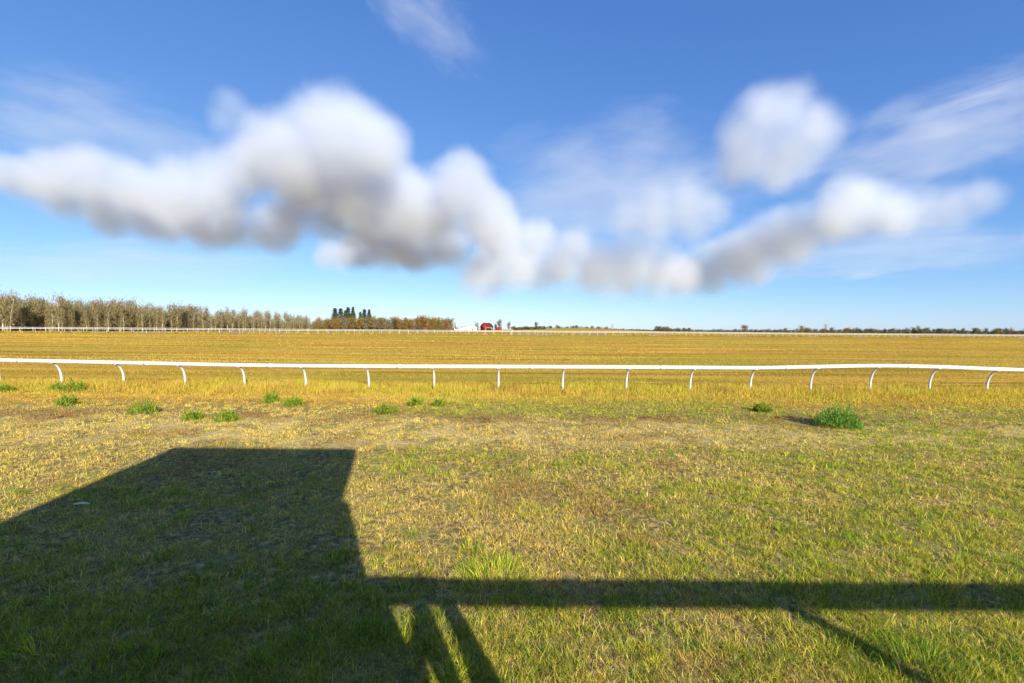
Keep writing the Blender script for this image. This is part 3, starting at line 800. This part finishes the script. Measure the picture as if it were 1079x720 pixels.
def plank(pix, name):
    poly = [shade_on(px, py, YD+0.06) for px, py in pix]
    mb = MB(); mb.prism(poly, 'y', YD+0.003, YD+0.06); mb.build(name, M_TIMBER, stand)
plank([(352, 606), (455, 606), (462, 618), (352, 618)], 'cap_board')
plank([(385, 636), (409, 636), (428, 680), (455, 760), (395, 760)], 'brace')
plank([(434, 636), (450, 636), (484, 716), (516, 790), (497, 790), (463, 716), (447, 684), (441, 684), (445, 700), (458, 740), (430, 740), (427, 676)], 'post')
plank([(464, 636), (480, 636), (527, 720), (566, 790), (532, 790), (496, 720)], 'post')
for px in (832,):
    xx, _ = shade_on(px, 638, YD-0.02)
    mb = MB(); mb.box((xx-0.07, YD-0.16, 1.101), (xx+0.07, YD-0.053, zl+0.1)); mb.build('post', M_TIMBER, stand)
mb = MB(); mb.box((8.9, YD-0.16, 1.101), (9.02, YD-0.053, zl+0.1)); mb.build('post', M_TIMBER, stand)
for xx in (xl+0.2, 1.9, 6.0, 10.5):
    for yy in (YD-0.1, -6.5):
        mb = MB(); mb.box((xx-0.08, yy-0.08, -0.3), (xx+0.08, yy+0.08, 0.898)); mb.build('leg', M_TIMBER, stand)

# ---------------------------------------------------------------- clouds
def cloud_material(name, blobs, dens, soft, nscale, namp, tint=(0.825, 0.866, 0.935), warp=160.0, edge=0.0, step=0.3):
    """blobs: (x,y,z,r) in metres, object space"""
    m, nt, N, L = new_mat(name)
    out = N.new('ShaderNodeOutputMaterial'); pv = N.new('ShaderNodeVolumePrincipled')
    pv.inputs['Color'].default_value = (*tint, 1); pv.inputs['Anisotropy'].default_value = 0.15
    tc = N.new('ShaderNodeTexCoord')
    no = N.new('ShaderNodeTexNoise'); no.inputs['Scale'].default_value = nscale; no.inputs['Detail'].default_value = 6; no.inputs['Roughness'].default_value = 0.68
    L.new(tc.outputs['Object'], no.inputs['Vector'])
    wn = N.new('ShaderNodeTexNoise'); wn.inputs['Scale'].default_value = nscale*0.55; wn.inputs['Detail'].default_value = 2
    L.new(tc.outputs['Object'], wn.inputs['Vector'])
    ws = N.new('ShaderNodeVectorMath'); ws.operation = 'SUBTRACT'; ws.inputs[1].default_value = (0.5, 0.5, 0.5); L.new(wn.outputs['Color'], ws.inputs[0])
    wp = N.new('ShaderNodeVectorMath'); wp.operation = 'MULTIPLY_ADD'; wp.inputs[1].default_value = (warp, warp, warp)
    L.new(ws.outputs[0], wp.inputs[0]); L.new(tc.outputs['Object'], wp.inputs[2])
    P = wp.outputs[0]
    acc = None
    for (x, y, z, r) in blobs:
        d = N.new('ShaderNodeVectorMath'); d.operation = 'DISTANCE'; d.inputs[1].default_value = (x, y, z); L.new(P, d.inputs[0])
        f = N.new('ShaderNodeMath'); f.operation = 'MULTIPLY_ADD'; f.inputs[1].default_value = -1.0/r; f.inputs[2].default_value = 1.0; L.new(d.outputs['Value'], f.inputs[0])
        if acc is None: acc = f.outputs[0]
        else:
            mx = N.new('ShaderNodeMath'); mx.operation = 'SMOOTH_MAX'; mx.inputs[2].default_value = 0.40; L.new(acc, mx.inputs[0]); L.new(f.outputs[0], mx.inputs[1]); acc = mx.outputs[0]
    nz = N.new('ShaderNodeMath'); nz.operation = 'MULTIPLY_ADD'; nz.inputs[1].default_value = namp; nz.inputs[2].default_value = -namp*0.5
    L.new(no.outputs['Fac'], nz.inputs[0])
    s_ = N.new('ShaderNodeMath'); s_.operation = 'ADD'; L.new(acc, s_.inputs[0]); L.new(nz.outputs[0], s_.inputs[1])
    mr = N.new('ShaderNodeMapRange'); mr.interpolation_type = 'SMOOTHSTEP'; mr.inputs[1].default_value = edge; mr.inputs[2].default_value = edge+soft; mr.inputs[3].default_value = 0; mr.inputs[4].default_value = dens
    L.new(s_.outputs[0], mr.inputs[0]); L.new(mr.outputs[0], pv.inputs['Density'])
    L.new(pv.outputs['Volume'], out.inputs['Volume'])
    m.cycles.volume_step_rate = step
    return m
def sphere_union(name, blobs, grow, voxel):
    import bmesh
    bm = bmesh.new()
    for (x, y, z, r) in blobs:
        bmesh.ops.create_icosphere(bm, subdivisions=3, radius=r*grow, matrix=Matrix.Translation((x, y, z)))
    me = bpy.data.meshes.new(name); bm.to_mesh(me); bm.free()
    o = bpy.data.objects.new(name, me); COL.objects.link(o)
    md = o.modifiers.new('union', 'REMESH'); md.mode = 'VOXEL'; md.voxel_size = voxel
    dg = bpy.context.evaluated_depsgraph_get(); dg.update()
    me2 = bpy.data.meshes.new_from_object(o.evaluated_get(dg))
    o.modifiers.clear(); o.data = me2; bpy.data.meshes.remove(me); me2.name = name
    return o
def cloud(name, label, D, blobs, dens=0.014, soft=0.80, nscale=0.0055, namp=0.62, depth=1.0, edge=0.07, step=0.4, ref=None, lay=0.6, warp=120.0, tint=(0.825, 0.866, 0.935)):
    """blobs seen at (px, py, radius px); the lower ones lie farther back, as the flat underside of a cloud does"""
    B = []
    ref = min(p[1] for p in blobs) + 25 if ref is None else ref
    for (px, py, r) in blobs:
        yy = D * (max(1.0, (347.0 - ref) / max(40.0, 347.0 - py))) ** lay
        k = yy / F_PX
        yy += (random.random()-0.5)*r*k*0.7*depth
        p = at(px, py, yy); B.append((p[0], p[1], p[2], r*k*1.15))
    c = np.mean(np.array(B)[:, :3], axis=0)
    B = [(x-c[0], y-c[1], z-c[2], r) for (x, y, z, r) in B]
    o = sphere_union(name, B, 1.15, 9*D/F_PX)
    o.location = c
    o.data.materials.clear(); o.data.materials.append(cloud_material(name, B, dens, soft, nscale, namp, tint, warp, edge=edge, step=step))
    tag(o, label, 'cloud')
    return o
def veil(label, px, py, D, wpx, hpx, tilt, dens, streak=5.0):
    """thin high cloud: a long soft ellipsoid with drawn-out noise"""
    k = D / F_PX; r = hpx/2*k
    o = sphere_union('cirrus_cloud', [(0, 0, 0, r)], 1.0, r/9)
    m = cloud_material('cirrus_cloud', [(0, 0, 0, r)], dens, 0.9, 2.6/r, 2.0, (0.93, 0.95, 0.97), r*1.6, edge=0.08, step=0.3)
    o.data.materials.clear(); o.data.materials.append(m)
    o.scale = (wpx/hpx, 1.6, 1.0); o.rotation_euler = (0, R(-tilt), 0)
    o.location = at(px, py, D)
    tag(o, label, 'cloud')
cloud('cumulus_cloud', 'largest white cumulus, with a tall dome, spreading over the left half of the sky', 1900,
      [(8,185,24),(50,186,30),(90,180,34),(135,196,34),(185,200,40),(230,200,42),(265,180,38),(300,160,46),(347,142,48),(385,152,44),(330,190,48),(380,200,48),(425,212,46),(455,222,42),(488,198,42),(512,228,38),(532,252,32),(565,254,26),(470,256,32),(430,258,26),(380,235,30),(287,240,32),(250,236,26),(205,232,24),(150,224,24),(100,210,24),(368,138,44),(402,152,36),(310,220,34),(350,225,34),(410,250,34),(440,268,26),(30,200,22),(62,208,26),(118,222,30),(170,234,32),(222,244,28),(380,262,26),(515,275,26),(548,275,22)], ref=165)
cloud('cumulus_cloud', 'faint wispy puff behind the left shoulder of the largest cloud', 2100, [(244,114,24),(258,130,24),(238,126,20)], dens=0.0045, soft=0.9, lay=0)
cloud('cumulus_cloud', 'small separate cloud puff below the largest cloud', 1900, [(343,270,17),(358,270,18),(350,267,16)], dens=0.012, nscale=0.009, lay=0, warp=80)
cloud('cumulus_cloud', 'low flat cloud bank in the middle just above the horizon', 2400, [(500,288,26),(520,290,26),(545,284,26),(572,284,26),(600,275,32),(582,288,24),(640,280,36),(668,276,32),(700,284,32),(625,288,28),(660,292,26),(690,290,26),(722,288,26),(612,262,22)], dens=0.011, soft=1.0, nscale=0.0045, namp=0.6, lay=0.3, warp=180, ref=262, tint=(0.83, 0.87, 0.935))
cloud('cumulus_cloud', 'faint grey cloud between the low bank and the round cloud', 2200, [(662,230,28),(690,222,36),(722,210,34),(748,222,28),(690,240,28),(730,236,28)], dens=0.006, soft=0.95)
cloud('cumulus_cloud', 'round white cumulus standing alone in the upper right sky', 2000, [(776,140,28),(800,120,34),(828,118,38),(860,140,34),(792,160,36),(832,162,38),(862,124,22),(775,182,24),(815,186,24)], dens=0.009, soft=0.95, namp=0.6, ref=135, warp=90)
cloud('cumulus_cloud', 'slanting cloud bank below the round cloud, rising to the right', 2300, [(895,212,34),(872,230,32),(918,214,30),(845,245,33),(820,250,32),(800,258,33),(772,268,32),(745,281,31),(790,278,28),(722,291,26),(830,262,28),(868,244,32),(890,236,32),(940,224,28)], dens=0.011, soft=1.0, namp=0.7, nscale=0.005, ref=225, warp=220, tint=(0.835, 0.875, 0.935))
cloud('cumulus_cloud', 'faint hazy cloud tail at the right end of the slanting bank', 2300, [(935,224,30),(965,222,32),(1000,218,32),(1035,206,26)], dens=0.0055, soft=0.95)
veil('broad faint streak of high cloud fanning out at the right edge of the sky', 1000, 140, 5000, 380, 120, 14, 0.0005)
veil('thin upper streak of high cloud at the right edge of the sky', 1050, 96, 5200, 240, 26, 16, 0.0010)
veil('faint pale veil between the largest and the round cloud', 650, 195, 5000, 380, 150, 6, 0.0005)
veil('faint veil of high cloud above the left wing of the largest cloud', 110, 135, 5000, 420, 110, -10, 0.0004)
veil('small wisp of high cloud at the top edge of the sky', 452, 18, 5000, 190, 80, -38, 0.0005)
veil('long pale veil of thin cloud low above the horizon at right', 960, 262, 5200, 420, 70, 4, 0.0006)
veil('pale haze of thin cloud low above the left treeline', 150, 275, 5200, 460, 60, 0, 0.0006)
veil('small dark sliver of cloud low in the right sky', 912, 290, 4000, 60, 10, 8, 0.0035)

# ---------------------------------------------------------------- sky, sun, camera
world = bpy.data.worlds.new('World'); scene.world = world; world.use_nodes = True
nt = world.node_tree; nt.nodes.clear()
wo = nt.nodes.new('ShaderNodeOutputWorld'); bg = nt.nodes.new('ShaderNodeBackground'); sky = nt.nodes.new('ShaderNodeTexSky')
sky.sky_type = 'NISHITA'; sky.sun_disc = False
sky.sun_elevation = SUN_EL; sky.sun_rotation = math.atan2(SUN_H[0], SUN_H[1])
sky.altitude = 300; sky.air_density = 0.7; sky.dust_density = 0.35; sky.ozone_density = 6.0
bg.inputs['Strength'].default_value = 0.10
# soft tone response of the sky, channel by channel (deep blue overhead, pale blue at the horizon)
sepc = nt.nodes.new('ShaderNodeSeparateColor'); comc = nt.nodes.new('ShaderNodeCombineColor')
nt.links.new(sky.outputs['Color'], sepc.inputs[0])
for ch, (kk, pw) in enumerate(((0.60, 0.92), (0.50, 0.76), (0.465, 0.45))):
    m1 = nt.nodes.new('ShaderNodeMath'); m1.operation = 'MULTIPLY'; m1.inputs[1].default_value = 0.12
    m2 = nt.nodes.new('ShaderNodeMath'); m2.operation = 'POWER'; m2.inputs[1].default_value = pw
    m3 = nt.nodes.new('ShaderNodeMath'); m3.operation = 'MULTIPLY'; m3.inputs[1].default_value = kk / 0.10
    m4 = nt.nodes.new('ShaderNodeMath'); m4.operation = 'MULTIPLY_ADD'; m4.inputs[1].default_value = 1.25 / 0.10; m4.inputs[2].default_value = -0.80 / 0.10
    m5 = nt.nodes.new('ShaderNodeMath'); m5.operation = 'MAXIMUM'
    nt.links.new(sepc.outputs[ch], m1.inputs[0]); nt.links.new(m1.outputs[0], m2.inputs[0]); nt.links.new(m2.outputs[0], m3.inputs[0])
    nt.links.new(m1.outputs[0], m4.inputs[0]); nt.links.new(m3.outputs[0], m5.inputs[0]); nt.links.new(m4.outputs[0], m5.inputs[1]); nt.links.new(m5.outputs[0], comc.inputs[ch])
nt.links.new(comc.outputs[0], bg.inputs['Color']); nt.links.new(bg.outputs['Background'], wo.inputs['Surface'])

sl = bpy.data.lights.new('sun', 'SUN'); sl.energy = 4.1; sl.angle = R(0.55); sl.color = (1.0, 0.92, 0.76)
so = bpy.data.objects.new('sun', sl); COL.objects.link(so)
so.rotation_euler = Vector(SUN).to_track_quat('Z', 'Y').to_euler(); so.location = (20, -40, 30)

cam = bpy.data.cameras.new('camera'); cam.sensor_width = 36; cam.lens = F_PX/1079*36; cam.clip_start = 0.05; cam.clip_end = 30000
co = bpy.data.objects.new('camera', cam); COL.objects.link(co)
mw = Matrix(((RT[0], UP[0], -FWD[0], EYE[0]), (RT[1], UP[1], -FWD[1], EYE[1]), (RT[2], UP[2], -FWD[2], EYE[2]), (0, 0, 0, 1)))
co.matrix_world = mw
scene.camera = co

vs = scene.view_settings; scene.display_settings.display_device = 'sRGB'
vs.view_transform = 'Standard'; vs.look = 'None'; vs.gamma = 1; vs.use_curve_mapping = False; vs.exposure = 1.3
scene.render.engine = 'CYCLES'
cy = scene.cycles
cy.max_bounces = 14; cy.diffuse_bounces = 3; cy.glossy_bounces = 2; cy.transmission_bounces = 4; cy.transparent_max_bounces = 8
cy.volume_bounces = 7; cy.volume_max_steps = 128
cy.use_adaptive_sampling = True; cy.adaptive_threshold = 0.02
cy.use_denoising = True
try: cy.denoiser = 'OPENIMAGEDENOISE'; cy.denoising_input_passes = 'RGB_ALBEDO_NORMAL'
except Exception: pass
